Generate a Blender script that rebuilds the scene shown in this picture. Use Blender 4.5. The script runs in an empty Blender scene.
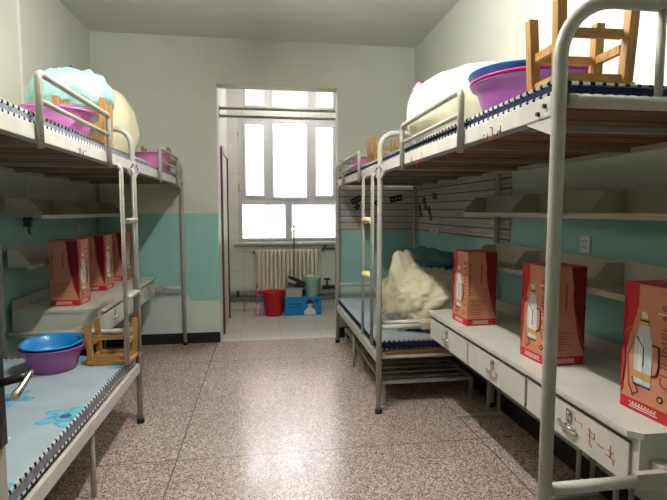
import bpy, bmesh, math, random
from mathutils import Vector, Matrix, noise
random.seed(7)
SC = bpy.context.scene
COL = SC.collection
PI = math.pi

# ------------------------------------------------------------------ materials
def lin(c):
    r = []
    for v in c:
        v = v / 255.0
        r.append(v / 12.92 if v <= 0.04045 else ((v + 0.055) / 1.055) ** 2.4)
    return (r[0], r[1], r[2], 1.0)

class NT:
    """tiny node-tree helper"""
    def __init__(self, name):
        self.m = bpy.data.materials.new(name)
        self.m.use_nodes = True
        self.t = self.m.node_tree
        self.b = self.t.nodes['Principled BSDF']
        self.out = self.t.nodes['Material Output']
    def n(self, typ, **kw):
        nd = self.t.nodes.new(typ)
        for k, v in kw.items():
            setattr(nd, k, v)
        return nd
    def l(self, a, b):
        self.t.links.new(a, b)
    def math(self, op, a, b=None, c=None):
        nd = self.n('ShaderNodeMath', operation=op)
        for i, v in enumerate((a, b, c)):
            if v is None:
                continue
            if isinstance(v, (int, float)):
                nd.inputs[i].default_value = v
            else:
                self.l(v, nd.inputs[i])
        return nd.outputs[0]
    def mix(self, fac, a, b, typ='MIX'):
        nd = self.n('ShaderNodeMix', data_type='RGBA', blend_type=typ)
        for i, v in ((0, fac), (6, a), (7, b)):
            if isinstance(v, (int, float)):
                nd.inputs[i].default_value = v
            elif isinstance(v, tuple):
                nd.inputs[i].default_value = v
            else:
                self.l(v, nd.inputs[i])
        return nd.outputs[2]
    def coord(self, kind='Object'):
        return self.n('ShaderNodeTexCoord').outputs[kind]
    def pos(self):
        return self.n('ShaderNodeNewGeometry').outputs['Position']
    def xyz(self, v):
        s = self.n('ShaderNodeSeparateXYZ'); self.l(v, s.inputs[0]); return s.outputs
    def noise(self, vec, scale, detail=3, rough=.5):
        nd = self.n('ShaderNodeTexNoise')
        nd.inputs['Scale'].default_value = scale
        nd.inputs['Detail'].default_value = detail
        nd.inputs['Roughness'].default_value = rough
        self.l(vec, nd.inputs['Vector'])
        return nd.outputs[0]
    def ramp(self, fac, stops, interp='LINEAR'):
        nd = self.n('ShaderNodeValToRGB')
        nd.color_ramp.interpolation = interp
        el = nd.color_ramp.elements
        while len(el) < len(stops):
            el.new(0.5)
        for e, (p, c) in zip(el, stops):
            e.position = p; e.color = c
        self.l(fac, nd.inputs[0])
        return nd.outputs[0]
    def bump(self, h, strength=.2, dist=.01):
        nd = self.n('ShaderNodeBump')
        nd.inputs['Strength'].default_value = strength
        nd.inputs['Distance'].default_value = dist
        self.l(h, nd.inputs['Height'])
        self.l(nd.outputs[0], self.b.inputs['Normal'])
    def base(self, col, rough=.5, spec=.5, metal=0.):
        if isinstance(col, tuple):
            self.b.inputs['Base Color'].default_value = col
        else:
            self.l(col, self.b.inputs['Base Color'])
        self.b.inputs['Roughness'].default_value = rough
        self.b.inputs['Specular IOR Level'].default_value = spec
        self.b.inputs['Metallic'].default_value = metal
        return self.m

def plain(name, rgb, rough=.5, spec=.5, metal=0., var=.12, scale=9., bump=0.):
    k = NT(name)
    c = lin(rgb)
    f = k.noise(k.coord(), scale, 4)
    lo = tuple(v * (1 - var) for v in c[:3]) + (1,)
    hi = tuple(min(1, v * (1 + var)) for v in c[:3]) + (1,)
    col = k.ramp(f, [(.3, lo), (.7, hi)])
    if bump:
        k.bump(k.noise(k.coord(), scale * 6, 3), bump, .004)
    return k.base(col, rough, spec, metal)

def wood(name, rgb, dark, axis='Z', rough=.5):
    k = NT(name)
    mp = k.n('ShaderNodeMapping')
    s = {'X': (2, 24, 24), 'Y': (24, 2, 24), 'Z': (24, 24, 2)}[axis]
    mp.inputs['Scale'].default_value = s
    k.l(k.coord(), mp.inputs[0])
    f = k.noise(mp.outputs[0], 2.2, 5, .6)
    col = k.ramp(f, [(.28, lin(dark)), (.62, lin(rgb))])
    return k.base(col, rough, .4)

M = {}
M['steel'] = plain('painted_steel', (172, 169, 158), .42, .5, 0, .10, 14)
M['rail'] = plain('painted_rail', (196, 194, 184), .42, .5, 0, .08, 14)
M['desk'] = plain('desk_paint', (206, 204, 192), .38, .5, 0, .06, 8)
M['shelf'] = plain('shelf_paint', (186, 180, 164), .45, .45, 0, .06, 8)
M['rubber'] = plain('black_rubber', (22, 22, 22), .6, .4)
M['chrome'] = plain('chrome', (205, 205, 200), .22, .5, 1., .05)
M['board'] = wood('bed_board', (132, 92, 56), (84, 54, 34), 'X', .65)
M['stool'] = wood('stool_wood', (186, 142, 80), (140, 96, 48), 'Z', .42)
M['stoolseat'] = wood('stool_seat_wood', (190, 146, 84), (146, 102, 52), 'X', .42)
M['navy'] = plain('navy_fabric', (34, 42, 72), .9, .1, 0, .35, 30)
M['greyband'] = plain('grey_blue_fabric', (128, 134, 150), .9, .1, 0, .25, 30)
M['ceiling'] = plain('ceiling_paint', (238, 238, 230), .9, .2, 0, .01, 1.5)
M['skirt'] = plain('black_skirting', (16, 20, 22), .45, .5, 0, .3, 12)
M['pvc'] = plain('window_plastic', (206, 205, 203), .4, .5, 0, .03)
M['radiator'] = plain('radiator_enamel', (214, 206, 176), .35, .5, 0, .05)
M['pipe'] = plain('grey_pipe_paint', (150, 148, 142), .5, .4, 0, .12, 12)
M['darkpipe'] = plain('dark_iron', (58, 54, 52), .45, .5, .4, .2, 20)
M['red'] = plain('red_plastic', (206, 24, 28), .38, .5, 0, .05)
M['green'] = plain('pale_green_plastic', (158, 200, 172), .4, .5, 0, .05)
M['blue'] = plain('blue_plastic', (36, 140, 208), .3, .5, 0, .06)
M['bluecarton'] = plain('blue_print', (22, 132, 200), .5, .4, 0, .08, 6)
M['bluedark'] = plain('dark_blue_print', (12, 84, 158), .5, .4)
M['purple'] = plain('purple_plastic', (164, 92, 162), .3, .5, 0, .05)
M['pink'] = plain('pink_plastic', (232, 72, 158), .3, .5, 0, .05)
M['softpink'] = plain('soft_pink_plastic', (232, 130, 196), .32, .5, 0, .05)
M['cream'] = plain('cream_sack', (226, 218, 184), .5, .4, 0, .08, 5, .25)
M['teal'] = plain('teal_bundle', (168, 220, 210), .32, .5, 0, .14, 7, .35)
M['tealcloth'] = plain('teal_cloth', (104, 146, 156), .8, .2, 0, .2, 9, .4)
M['lilac'] = plain('lilac_cloth', (196, 176, 216), .8, .2, 0, .25, 14, .3)
M['pinkcloth'] = plain('pink_cloth', (222, 158, 190), .8, .2, 0, .2, 14, .3)
M['boxtan'] = plain('box_tan', (206, 138, 106), .5, .4, 0, .06, 10)
M['boxred'] = plain('box_red', (196, 30, 38), .42, .5, 0, .06, 10)
M['boxdark'] = plain('box_dark_red', (124, 16, 26), .42, .5, 0, .12, 16)
M['inkbrown'] = plain('brown_ink', (168, 92, 70), .6, .3)
M['inkdark'] = plain('dark_ink', (44, 26, 26), .5, .4)
M['white'] = plain('white_print', (228, 226, 222), .45, .5, 0, .04)
M['silver'] = plain('silver_print', (206, 208, 212), .35, .5, 0, .06)
M['gold'] = plain('gold_print', (206, 168, 92), .45, .5, .1, .1)
M['redink'] = plain('red_ink', (200, 112, 92), .7, .2)
M['socket'] = plain('socket_plastic', (226, 226, 216), .4, .5, 0, .03)
M['black'] = plain('black_plastic', (20, 20, 22), .4, .5)
M['grey'] = plain('grey_plastic', (168, 168, 168), .45, .5, 0, .06)
M['rug'] = plain('annex_wall_paint', (226, 222, 210), .6, .35, 0, .03, 3)
M['door'] = plain('door_paint', (178, 172, 160), .45, .5, 0, .05)
M['browndoor'] = plain('brown_door_paint', (70, 42, 40), .4, .5, 0, .15)
M['maroon'] = plain('maroon_paint', (104, 56, 62), .4, .5, 0, .1)
M['annexdoor'] = plain('pale_door_paint', (206, 198, 192), .5, .4, 0, .04)
M['yellow'] = plain('yellow_cloth', (222, 214, 130), .8, .2)
M['skin'] = plain('skin_print', (220, 178, 156), .5, .3)
M['rack'] = plain('rack_paint', (150, 148, 138), .5, .4, 0, .1)

def stripes(name, a, b, freq, rough=.8):
    k = NT(name)
    p = k.xyz(k.pos())
    s = k.math('ADD', p[0], p[1])
    nz = k.math('MULTIPLY', k.noise(k.coord(), 30, 2), .012)
    s = k.math('ADD', s, nz)
    f = k.math('FRACT', k.math('MULTIPLY', s, freq))
    g = k.math('GREATER_THAN', f, .62)
    return k.base(k.mix(g, lin(a), lin(b)), rough, .2)
M['lace'] = stripes('laced_binding', (226, 226, 220), (20, 20, 26), 25)

def flower_fabric(name, base, dens=1.9):
    k = NT(name)
    mp = k.n('ShaderNodeMapping'); mp.inputs['Scale'].default_value = (1, 1, 0)
    k.l(k.pos(), mp.inputs[0])
    vo = k.n('ShaderNodeTexVoronoi', voronoi_dimensions='2D'); vo.inputs['Scale'].default_value = dens
    vo.inputs['Randomness'].default_value = .75
    k.l(mp.outputs[0], vo.inputs['Vector'])
    sub = k.n('ShaderNodeVectorMath', operation='SUBTRACT')
    sc = k.n('ShaderNodeVectorMath', operation='SCALE'); sc.inputs['Scale'].default_value = 1.0
    k.l(mp.outputs[0], sc.inputs[0])
    k.l(sc.outputs[0], sub.inputs[0]); k.l(vo.outputs['Position'], sub.inputs[1])
    d = k.xyz(sub.outputs[0])
    ang = k.math('ARCTAN2', d[1], d[0])
    r = k.math('SQRT', k.math('ADD', k.math('MULTIPLY', d[0], d[0]), k.math('MULTIPLY', d[1], d[1])))
    pet = k.math('ADD', .125, k.math('MULTIPLY', k.math('COSINE', k.math('MULTIPLY', ang, 5)), .028))
    rn = k.math('ADD', r, k.math('MULTIPLY', k.noise(k.pos(), 18, 2), .03))
    mask = k.math('LESS_THAN', rn, pet)
    core = k.math('LESS_THAN', rn, .045)
    fl = k.ramp(k.noise(k.pos(), 26, 3), [(.3, lin((64, 140, 176))), (.7, lin((134, 196, 214)))])
    ring = k.math('FRACT', k.math('MULTIPLY', k.math('ADD', k.xyz(k.pos())[0], k.math('MULTIPLY', k.noise(k.pos(), 3, 2), .5)), 3.1))
    sprig = k.math('MULTIPLY', k.math('LESS_THAN', ring, .03), k.math('GREATER_THAN', k.noise(k.pos(), 4.5, 1), .56))
    c0 = k.ramp(k.noise(k.pos(), 7, 4), [(.3, lin(tuple(v - 12 for v in base))), (.7, lin(base))])
    c1 = k.mix(sprig, c0, lin((228, 234, 236)))
    c2 = k.mix(mask, c1, fl)
    c3 = k.mix(core, c2, lin((52, 92, 130)))
    k.bump(k.noise(k.pos(), 14, 3), .25, .01)
    return k.base(c3, .55, .35)
M['flower'] = flower_fabric('flower_print_mattress', (172, 185, 194))

def wall_mat(name, dado=True):
    k = NT(name)
    p = k.pos(); z = k.xyz(p)
    nz = k.noise(p, 2.2, 4)
    up = k.ramp(nz, [(.3, lin((212, 215, 200))), (.7, lin((220, 222, 208)))])
    if not dado:
        return k.base(up, .7, .3)
    teal = k.ramp(k.noise(p, 3.1, 4), [(.3, lin((150, 202, 196))), (.7, lin((162, 211, 204)))])
    low = k.ramp(nz, [(.3, lin((204, 216, 206))), (.7, lin((212, 222, 212)))])
    g1 = k.math('LESS_THAN', z[2], 1.525)
    edge = k.math('ADD', .5, k.math('MULTIPLY', k.math('GREATER_THAN', k.noise(p, 1.3, 1), .5), .12))
    g2 = k.math('LESS_THAN', z[2], edge)
    col = k.mix(g2, k.mix(g1, up, teal), low)
    m = k.base(col, .5, .4)
    rr = k.mix(g1, (.75, .75, .75, 1), (.32, .32, .32, 1))
    k.l(rr, k.b.inputs['Roughness'])
    return m
M['wall'] = wall_mat('painted_wall')

def terrazzo():
    k = NT('terrazzo')
    p = k.pos()
    v = k.n('ShaderNodeTexVoronoi'); v.inputs['Scale'].default_value = 120
    k.l(p, v.inputs['Vector'])
    s = k.xyz(v.outputs['Color'])
    col = k.ramp(s[0], [(0, lin((146, 114, 102))), (.22, lin((200, 184, 174))), (.45, lin((234, 224, 216))),
                        (.62, lin((174, 152, 142))), (.78, lin((240, 230, 222))), (.9, lin((104, 82, 76)))], 'CONSTANT')
    v2 = k.n('ShaderNodeTexVoronoi', feature='DISTANCE_TO_EDGE'); v2.inputs['Scale'].default_value = 120
    k.l(p, v2.inputs['Vector'])
    grout = k.math('LESS_THAN', v2.outputs[0], .055)
    col = k.mix(grout, col, lin((186, 168, 158)))
    big = k.ramp(k.noise(p, .8, 3), [(.3, lin((236, 228, 224))), (.7, lin((255, 250, 246)))])
    col = k.mix(1.0, col, big, 'MULTIPLY')
    q = k.xyz(p)
    def joint(c, off, per):
        f = k.math('FRACT', k.math('DIVIDE', k.math('ADD', c, off), per))
        return k.math('LESS_THAN', k.math('ABSOLUTE', k.math('SUBTRACT', f, .5)), .004 / per)
    j = k.math('MAXIMUM', joint(q[0], 1.545, 2.0), joint(q[1], 0.0, 2.0))
    col = k.mix(j, col, lin((112, 92, 86)))
    m = k.base(col, .3, 1.0)
    r = k.math('ADD', .16, k.math('MULTIPLY', k.noise(p, 3, 3), .14))
    k.l(r, k.b.inputs['Roughness'])
    return m
M['floor'] = terrazzo()

def tile(name, rgb, jc, per, axes, rough=.25, jw=.004):
    k = NT(name)
    q = k.xyz(k.pos())
    j = None
    for a in axes:
        f = k.math('FRACT', k.math('DIVIDE', k.math('ADD', q[a], 10.03), per))
        g = k.math('LESS_THAN', k.math('ABSOLUTE', k.math('SUBTRACT', f, .5)), jw / per)
        j = g if j is None else k.math('MAXIMUM', j, g)
    c = lin(rgb)
    base = k.ramp(k.noise(k.pos(), 2.5, 4), [(.3, tuple(v * .93 for v in c[:3]) + (1,)), (.7, c)])
    return k.base(k.mix(j, base, lin(jc)), rough, .5)
M['annexfloor'] = tile('annex_floor_tile', (206, 200, 190), (170, 164, 156), .5, (0, 1), .3)
M['annextile'] = tile('annex_wall_tile', (226, 224, 214), (196, 194, 186), .3, (0, 2), .3)

def planks():
    k = NT('striped_wall_paper')
    p = k.pos(); z = k.xyz(p)[2]
    f = k.math('FRACT', k.math('DIVIDE', z, .078))
    l1 = k.math('LESS_THAN', f, .13)
    l2 = k.math('MULTIPLY', k.math('GREATER_THAN', f, .5), k.math('LESS_THAN', f, .56))
    mp = k.n('ShaderNodeMapping'); mp.inputs['Scale'].default_value = (1.2, 1.2, 22)
    k.l(p, mp.inputs[0])
    base = k.ramp(k.noise(mp.outputs[0], 2, 4), [(.3, lin((182, 174, 168))), (.7, lin((216, 210, 204)))])
    c = k.mix(l2, base, lin((174, 160, 158)))
    c = k.mix(l1, c, lin((112, 92, 94)))
    return k.base(c, .6, .3)
M['planks'] = planks()

def glass():
    k = NT('window_glass')
    t = k.t
    tr = k.n('ShaderNodeBsdfTransparent'); tr.inputs[0].default_value = (.96, .97, .97, 1)
    gl = k.n('ShaderNodeBsdfGlossy'); gl.inputs['Roughness'].default_value = .02
    fr = k.n('ShaderNodeFresnel'); fr.inputs[0].default_value = 1.45
    mx = k.n('ShaderNodeMixShader')
    k.l(fr.outputs[0], mx.inputs[0]); k.l(tr.outputs[0], mx.inputs[1]); k.l(gl.outputs[0], mx.inputs[2])
    k.l(mx.outputs[0], k.out.inputs[0])
    return k.m
M['glass'] = glass()

def emis(name, col, s):
    k = NT(name)
    k.b.inputs['Base Color'].default_value = (.9, .9, .9, 1)
    k.b.inputs['Emission Color'].default_value = col
    k.b.inputs['Emission Strength'].default_value = s
    return k.m
LAMP = 415.0
M['fill_globe'] = emis('fill_lamp_globe', (1.0, .99, .97, 1), 70.)  # glow of the added fill lamp that brightens the annex
M['tube'] = emis('fluorescent_tube', (1.0, .975, .92, 1), LAMP)

def facade():
    k = NT('facade_render')
    p = k.xyz(k.pos())
    band = k.math('FRACT', k.math('DIVIDE', k.math('ADD', p[2], 30 - .6), 3.2))
    g = k.math('LESS_THAN', band, .34)
    ground = k.math('LESS_THAN', p[2], 1.2)
    c = k.mix(g, lin((116, 108, 114)), lin((136, 98, 84)))
    c = k.mix(ground, c, lin((126, 120, 102)))
    return k.base(c, .8, .2)
M['facade'] = facade()
M['facwin'] = plain('facade_window_glass', (76, 82, 100), .35, .4)
M['ground'] = plain('yard_paving', (206, 200, 184), .9, .2)

# ------------------------------------------------------------------ mesh helper
def wloc(o):
    v = Vector((0, 0, 0))
    while o is not None:
        v += o.location; o = o.parent
    return v

class MB:
    def __init__(self):
        self.bm = bmesh.new()
    def box(self, x0, x1, y0, y1, z0, z1, rot=None, bev=0.):
        bm = self.bm
        cx, cy, cz = (x0 + x1) / 2, (y0 + y1) / 2, (z0 + z1) / 2
        m = Matrix.Translation((cx, cy, cz))
        if rot: m = m @ Matrix.Rotation(rot[0], 4, rot[1])
        m = m @ Matrix.Diagonal((abs(x1 - x0), abs(y1 - y0), abs(z1 - z0), 1))
        r = bmesh.ops.create_cube(bm, size=1, matrix=m)
        if bev:
            es = list({e for v in r['verts'] for e in v.link_edges})
            bmesh.ops.bevel(bm, geom=es, offset=bev, segments=2, affect='EDGES', profile=.6)
        return self
    def tube(self, pts, r, seg=12, closed=False, cap=True):
        bm = self.bm
        P = [Vector(p) for p in pts]; n = len(P)
        rs = r if isinstance(r, (list, tuple)) else [r] * n
        rings = []; prev = None
        for i in range(n):
            if closed: t = (P[(i + 1) % n] - P[i - 1])
            elif i == 0: t = P[1] - P[0]
            elif i == n - 1: t = P[-1] - P[-2]
            else: t = (P[i + 1] - P[i]).normalized() + (P[i] - P[i - 1]).normalized()
            if t.length < 1e-9: t = Vector((0, 0, 1))
            t.normalize()
            if prev is None:
                a = Vector((0, 0, 1)) if abs(t.z) < .9 else Vector((1, 0, 0))
                u = t.cross(a).normalized()
            else:
                u = (prev - t * prev.dot(t)).normalized()
            prev = u; w = t.cross(u)
            rings.append([bm.verts.new(P[i] + (u * math.cos(2 * PI * k / seg) + w * math.sin(2 * PI * k / seg)) * rs[i]) for k in range(seg)])
        m = n if closed else n - 1
        for i in range(m):
            a, b = rings[i], rings[(i + 1) % n]
            for k in range(seg):
                f = bm.faces.new((a[k], a[(k + 1) % seg], b[(k + 1) % seg], b[k])); f.smooth = True
        if cap and not closed:
            bm.faces.new(rings[0][::-1]); bm.faces.new(rings[-1])
        return self
    def lathe(self, prof, c, seg=40, sx=1., sy=1., tilt=None):
        bm = self.bm; rings = []
        R = Matrix.Rotation(tilt[0], 3, tilt[1]) if tilt else Matrix.Identity(3)
        for r, z in prof:
            if r < 1e-6:
                rings.append([bm.verts.new(Vector(c) + R @ Vector((0, 0, z)))])
            else:
                rings.append([bm.verts.new(Vector(c) + R @ Vector((r * sx * math.cos(2 * PI * k / seg), r * sy * math.sin(2 * PI * k / seg), z))) for k in range(seg)])
        for a, b in zip(rings, rings[1:]):
            for k in range(seg):
                k2 = (k + 1) % seg
                if len(a) == 1 and len(b) == 1: continue
                if len(a) == 1: f = bm.faces.new((a[0], b[k2], b[k]))
                elif len(b) == 1: f = bm.faces.new((a[k], a[k2], b[0]))
                else: f = bm.faces.new((a[k], a[k2], b[k2], b[k]))
                f.smooth = True
        return self
    def prism(self, poly, axis, a0, a1):
        """poly of 2-D points in the two other axes (cyclic order), extruded a0..a1 along axis"""
        def P(u, v, a):
            return {'X': (a, u, v), 'Y': (u, a, v), 'Z': (u, v, a)}[axis]
        lo = [self.bm.verts.new(P(u, v, a0)) for u, v in poly]
        hi = [self.bm.verts.new(P(u, v, a1)) for u, v in poly]
        n = len(poly)
        self.bm.faces.new(lo[::-1]); self.bm.faces.new(hi)
        for i in range(n):
            self.bm.faces.new((lo[i], lo[(i + 1) % n], hi[(i + 1) % n], hi[i]))
        return self
    def blob(self, c, rad, e=2.6, amp=.03, freq=4., flat=None, seed=0, nu=64, nv=40, fold=0., shape=None):
        """superellipsoid with soft folds; flat = fraction below centre where the bottom is cut flat"""
        bm = self.bm; so = Vector((seed * 7.3, seed * 3.1, seed * 1.7))
        def sp(v, ex): return math.copysign(abs(v) ** ex, v)
        rows = []
        for j in range(nv + 1):
            ph = -PI / 2 + PI * j / nv; row = []
            for i in range(nu if 0 < j < nv else 1):
                th = 2 * PI * i / nu; q = 2 / e
                d = Vector((sp(math.cos(ph), q) * sp(math.cos(th), q), sp(math.cos(ph), q) * sp(math.sin(th), q), sp(math.sin(ph), q)))
                p = Vector((d.x * rad[0], d.y * rad[1], d.z * rad[2]))
                nrm = Vector((d.x / rad[0], d.y / rad[1], d.z / rad[2])).normalized()
                h = noise.fractal(p * freq + so, 1., 2., 4) * amp
                if fold:
                    h += fold * (abs(noise.noise(p * freq * 2.2 + so)) - .25)
                p = p + nrm * h
                if shape: p = shape(p)
                if flat is not None and p.z < -rad[2] * flat: p.z = -rad[2] * flat
                row.append(bm.verts.new(Vector(c) + p))
            rows.append(row)
        for a, b in zip(rows, rows[1:]):
            for i in range(nu):
                i2 = (i + 1) % nu
                if len(a) == 1: f = bm.faces.new((a[0], b[i2], b[i]))
                elif len(b) == 1: f = bm.faces.new((a[i], a[i2], b[0]))
                else: f = bm.faces.new((a[i], a[i2], b[i2], b[i]))
                f.smooth = True
        return self
    def text(self, s, size, m, depth=.0006):
        cu = bpy.data.curves.new('lettering', 'FONT'); cu.body = s; cu.size = size; cu.extrude = depth
        cu.align_x = 'CENTER'; cu.align_y = 'CENTER'; cu.resolution_u = 3
        o = bpy.data.objects.new('lettering', cu); COL.objects.link(o)
        dg = bpy.context.evaluated_depsgraph_get()
        me = bpy.data.meshes.new_from_object(o.evaluated_get(dg))
        me.transform(m)
        self.bm.from_mesh(me)
        bpy.data.objects.remove(o); bpy.data.curves.remove(cu); bpy.data.meshes.remove(me)
        return self
    def build(self, name, mat, parent=None, local=False):
        bm = self.bm
        bmesh.ops.recalc_face_normals(bm, faces=bm.faces)
        me = bpy.data.meshes.new(name)
        if parent is not None and not local:
            bmesh.ops.translate(bm, verts=bm.verts, vec=-wloc(parent))
        bm.to_mesh(me); bm.free()
        me.materials.append(M[mat] if isinstance(mat, str) else mat)
        o = bpy.data.objects.new(name, me); COL.objects.link(o)
        if parent is not None: o.parent = parent
        return o

def thing(name, loc, label, cat, group=None, rz=0.):
    o = bpy.data.objects.new(name, None); COL.objects.link(o)
    o.empty_display_size = .05
    o.location = loc; o.rotation_euler.z = rz
    o['label'] = label; o['category'] = cat
    if group: o['group'] = group
    return o
def tag(o, label, cat, group=None):
    o['label'] = label; o['category'] = cat
    if group: o['group'] = group
    return o
def struct(o):
    o['kind'] = 'structure'; return o
def dup(o, loc, rz, label, group=None):
    c = copy_tree(o, None)
    c.location = loc; c.rotation_euler.z = rz; c['label'] = label
    if group: c['group'] = group
    return c
def copy_tree(o, parent):
    c = o.copy(); COL.objects.link(c); c.parent = parent
    for ch in list(o.children): copy_tree(ch, c)
    return c
def arc(c, r, a0, a1, u, v, n=8):
    c, u, v = Vector(c), Vector(u), Vector(v)
    return [c + u * (r * math.cos(a0 + (a1 - a0) * i / n)) + v * (r * math.sin(a0 + (a1 - a0) * i / n)) for i in range(n + 1)]

# ------------------------------------------------------------------ setting
XL, XR, YF, YB, ZC = -1.84, 1.84, -1.25, 5.75, 3.50
AXL, AXR, AYB = -.50, 1.45, 7.55
OL, OR, OT = -.50, .905, 2.99
struct(MB().box(XL - .2, XR + .2, YF - .2, YB + .02, -.12, 0).build('floor', 'floor'))
struct(MB().box(AXL - .2, AXR + .2, YB + .02, AYB + .2, -.12, 0).build('floor_annex', 'annexfloor'))
struct(MB().box(XL - .2, XR + .2, YF - .2, AYB + .25, ZC, ZC + .15).build('ceiling', 'ceiling'))
struct(MB().box(XL - .2, XL, YF - .2, YB + .2, 0, ZC).build('wall_left', 'wall'))
struct(MB().box(XR, XR + .2, YF - .2, YB + .2, 0, ZC).build('wall_right', 'wall'))
struct(MB().box(XL, XR, YF - .2, YF, 0, ZC).build('wall_front', 'wall'))
struct(MB().box(XL, -.80, .52, .66, 0, ZC).build('wall_entry', 'wall'))
w = MB().box(XL, OL, YB, YB + .2, 0, ZC).box(OR, XR, YB, YB + .2, 0, ZC).box(OL, OR, YB, YB + .2, OT, ZC)
struct(w.build('wall_back', 'wall'))
struct(MB().box(AXL - .2, AXL, YB + .2, AYB + .2, 0, ZC).build('wall_annex_left', 'rug'))
struct(MB().box(AXR, AXR + .2, YB + .2, AYB + .2, 0, ZC).build('wall_annex_right', 'rug'))
WX0, WX1, WZ0, WZ1 = -.36, 1.26, 1.075, 2.965
TZ0, TZ1 = 3.115, 3.44
TX0, TX1 = -.26, 1.26
w = MB().box(AXL, AXR, AYB, AYB + .2, 0, WZ0)
w.box(AXL, WX0, AYB, AYB + .2, WZ0, ZC).box(WX1, AXR, AYB, AYB + .2, WZ0, ZC)
w.box(WX0, WX1, AYB, AYB + .2, WZ1, TZ0).box(WX0, WX1, AYB, AYB + .2, TZ1, ZC).box(WX0, TX0, AYB, AYB + .2, TZ0, TZ1)
struct(w.build('wall_window', 'annextile'))
struct(MB().box(XL, OL - .005, YB - .014, YB, 0.0, .125, bev=.003).build('baseboard_back', 'skirt'))
struct(MB().box(OR + .005, XR, YB - .014, YB, 0.0, .125, bev=.003).build('baseboard_back_right', 'skirt'))
struct(MB().box(XL, XL + .014, .66, YB - .014, 0, .125).build('baseboard_left', 'skirt'))
struct(MB().box(XR - .014, XR, YF, YB - .014, 0, .125).build('baseboard_right', 'skirt'))
struct(MB().box(XL, XL + .022, 4.13, 4.155, 1.66, ZC, bev=.004).build('trim_1', 'rug'))
struct(MB().box(-.42, AXR, AYB - .11, AYB, 1.035, 1.072, bev=.006).build('trim_2', 'pvc'))

# window with five panes and the transom with three
def window(nm, x0, x1, z0, z1, holes, y0=AYB + .02, y1=AYB + .09):
    r = bpy.data.objects.new(nm, None); COL.objects.link(r); r.location = ((x0 + x1) / 2, y0, z0); struct(r)
    xs = sorted({x0, x1} | {h[0] for h in holes} | {h[1] for h in holes})
    zs = sorted({z0, z1} | {h[2] for h in holes} | {h[3] for h in holes})
    fm = MB()
    for a, b in zip(xs, xs[1:]):
        for c, d in zip(zs, zs[1:]):
            mx, mz = (a + b) / 2, (c + d) / 2
            if any(h[0] < mx < h[1] and h[2] < mz < h[3] for h in holes): continue
            fm.box(a, b, y0, y1, c, d)
    fr = fm.build('window_frame', 'pvc', r)
    sm = MB()
    for h in holes:       # raised sash beads round every pane
        t = .03
        sm.box(h[0] - t, h[0], y0 - .018, y0, h[2] - t, h[3] + t, bev=.004).box(h[1], h[1] + t, y0 - .018, y0, h[2] - t, h[3] + t, bev=.004)
        sm.box(h[0], h[1], y0 - .018, y0, h[2] - t, h[2], bev=.004).box(h[0], h[1], y0 - .018, y0, h[3], h[3] + t, bev=.004)
        pn = MB().box(h[0], h[1], y0 + .03, y0 + .036, h[2], h[3]).build('pane', 'glass', r)
    sm.build('sash', 'pvc', r)
    return r
W1 = window('window_1', WX0, WX1, WZ0, WZ1, [(-.24, .035, 1.79, 2.87), (.18, .70, 1.76, 2.90), (.84, 1.11, 1.79, 2.85),
                                       (-.30, .365, 1.13, 1.65), (.46, 1.15, 1.13, 1.65)])
hn = MB().box(-.352, -.33, AYB - .02, AYB + .02, 1.85, 1.97, bev=.003).box(-.352, -.33, AYB - .02, AYB + .02, 2.68, 2.74, bev=.003).build('hinge', 'gold', W1)
window('window_2', TX0, TX1, TZ0, TZ1, [(-.23, .05, 3.15, 3.41), (.185, .71, 3.15, 3.41), (.845, 1.11, 3.15, 3.41)])

# annex door seen almost edge-on
d2 = bpy.data.objects.new('door_2', None); COL.objects.link(d2); d2.location = (AXL, 6.5, 0); struct(d2)
MB().box(AXL, AXL + .012, 6.18, 7.02, 0, 2.28).build('door_leaf', 'annexdoor', d2)
MB().box(AXL, AXL + .026, 6.12, 6.18, 0, 2.33, bev=.004).build('near_jamb', 'maroon', d2)
MB().box(AXL, AXL + .030, 7.02, 7.08, 0, 2.33, bev=.004).build('far_jamb', 'browndoor', d2)
MB().box(AXL, AXL + .03, 6.18, 7.02, 2.28, 2.36, bev=.004).build('door_head', 'annexdoor', d2)

# entry door leaf standing open, its free edge at the left border
d1 = bpy.data.objects.new('door_1', None); COL.objects.link(d1); d1.location = (-.82, .70, 0); struct(d1)
MB().box(-.84, -.80, .70, 1.585, .008, 2.05, bev=.003).build('door_leaf', 'door', d1)
hd = MB().box(-.80, -.789, 1.535, 1.578, .83, 1.115, bev=.004).build('lock_plate', 'black', d1)
MB().tube([(-.79, 1.556, 1.03), (-.742, 1.572, 1.038), (-.728, 1.585, 1.042)], .013).build('handle_spindle', 'black', hd)
lv = MB().tube([(-.725, 1.604, 1.050), (-.722, 1.592, 1.046), (-.722, 1.565, 1.034), (-.726, 1.535, 1.016), (-.730, 1.512, 1.004), (-.731, 1.503, 1.0)], [.006, .011, .010, .011, .014, .009])
lv.build('lever', 'chrome', hd)
MB().box(-.80, -.788, 1.545, 1.57, .90, .93, bev=.003).build('keyhole_cover', 'black', hd)

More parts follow.
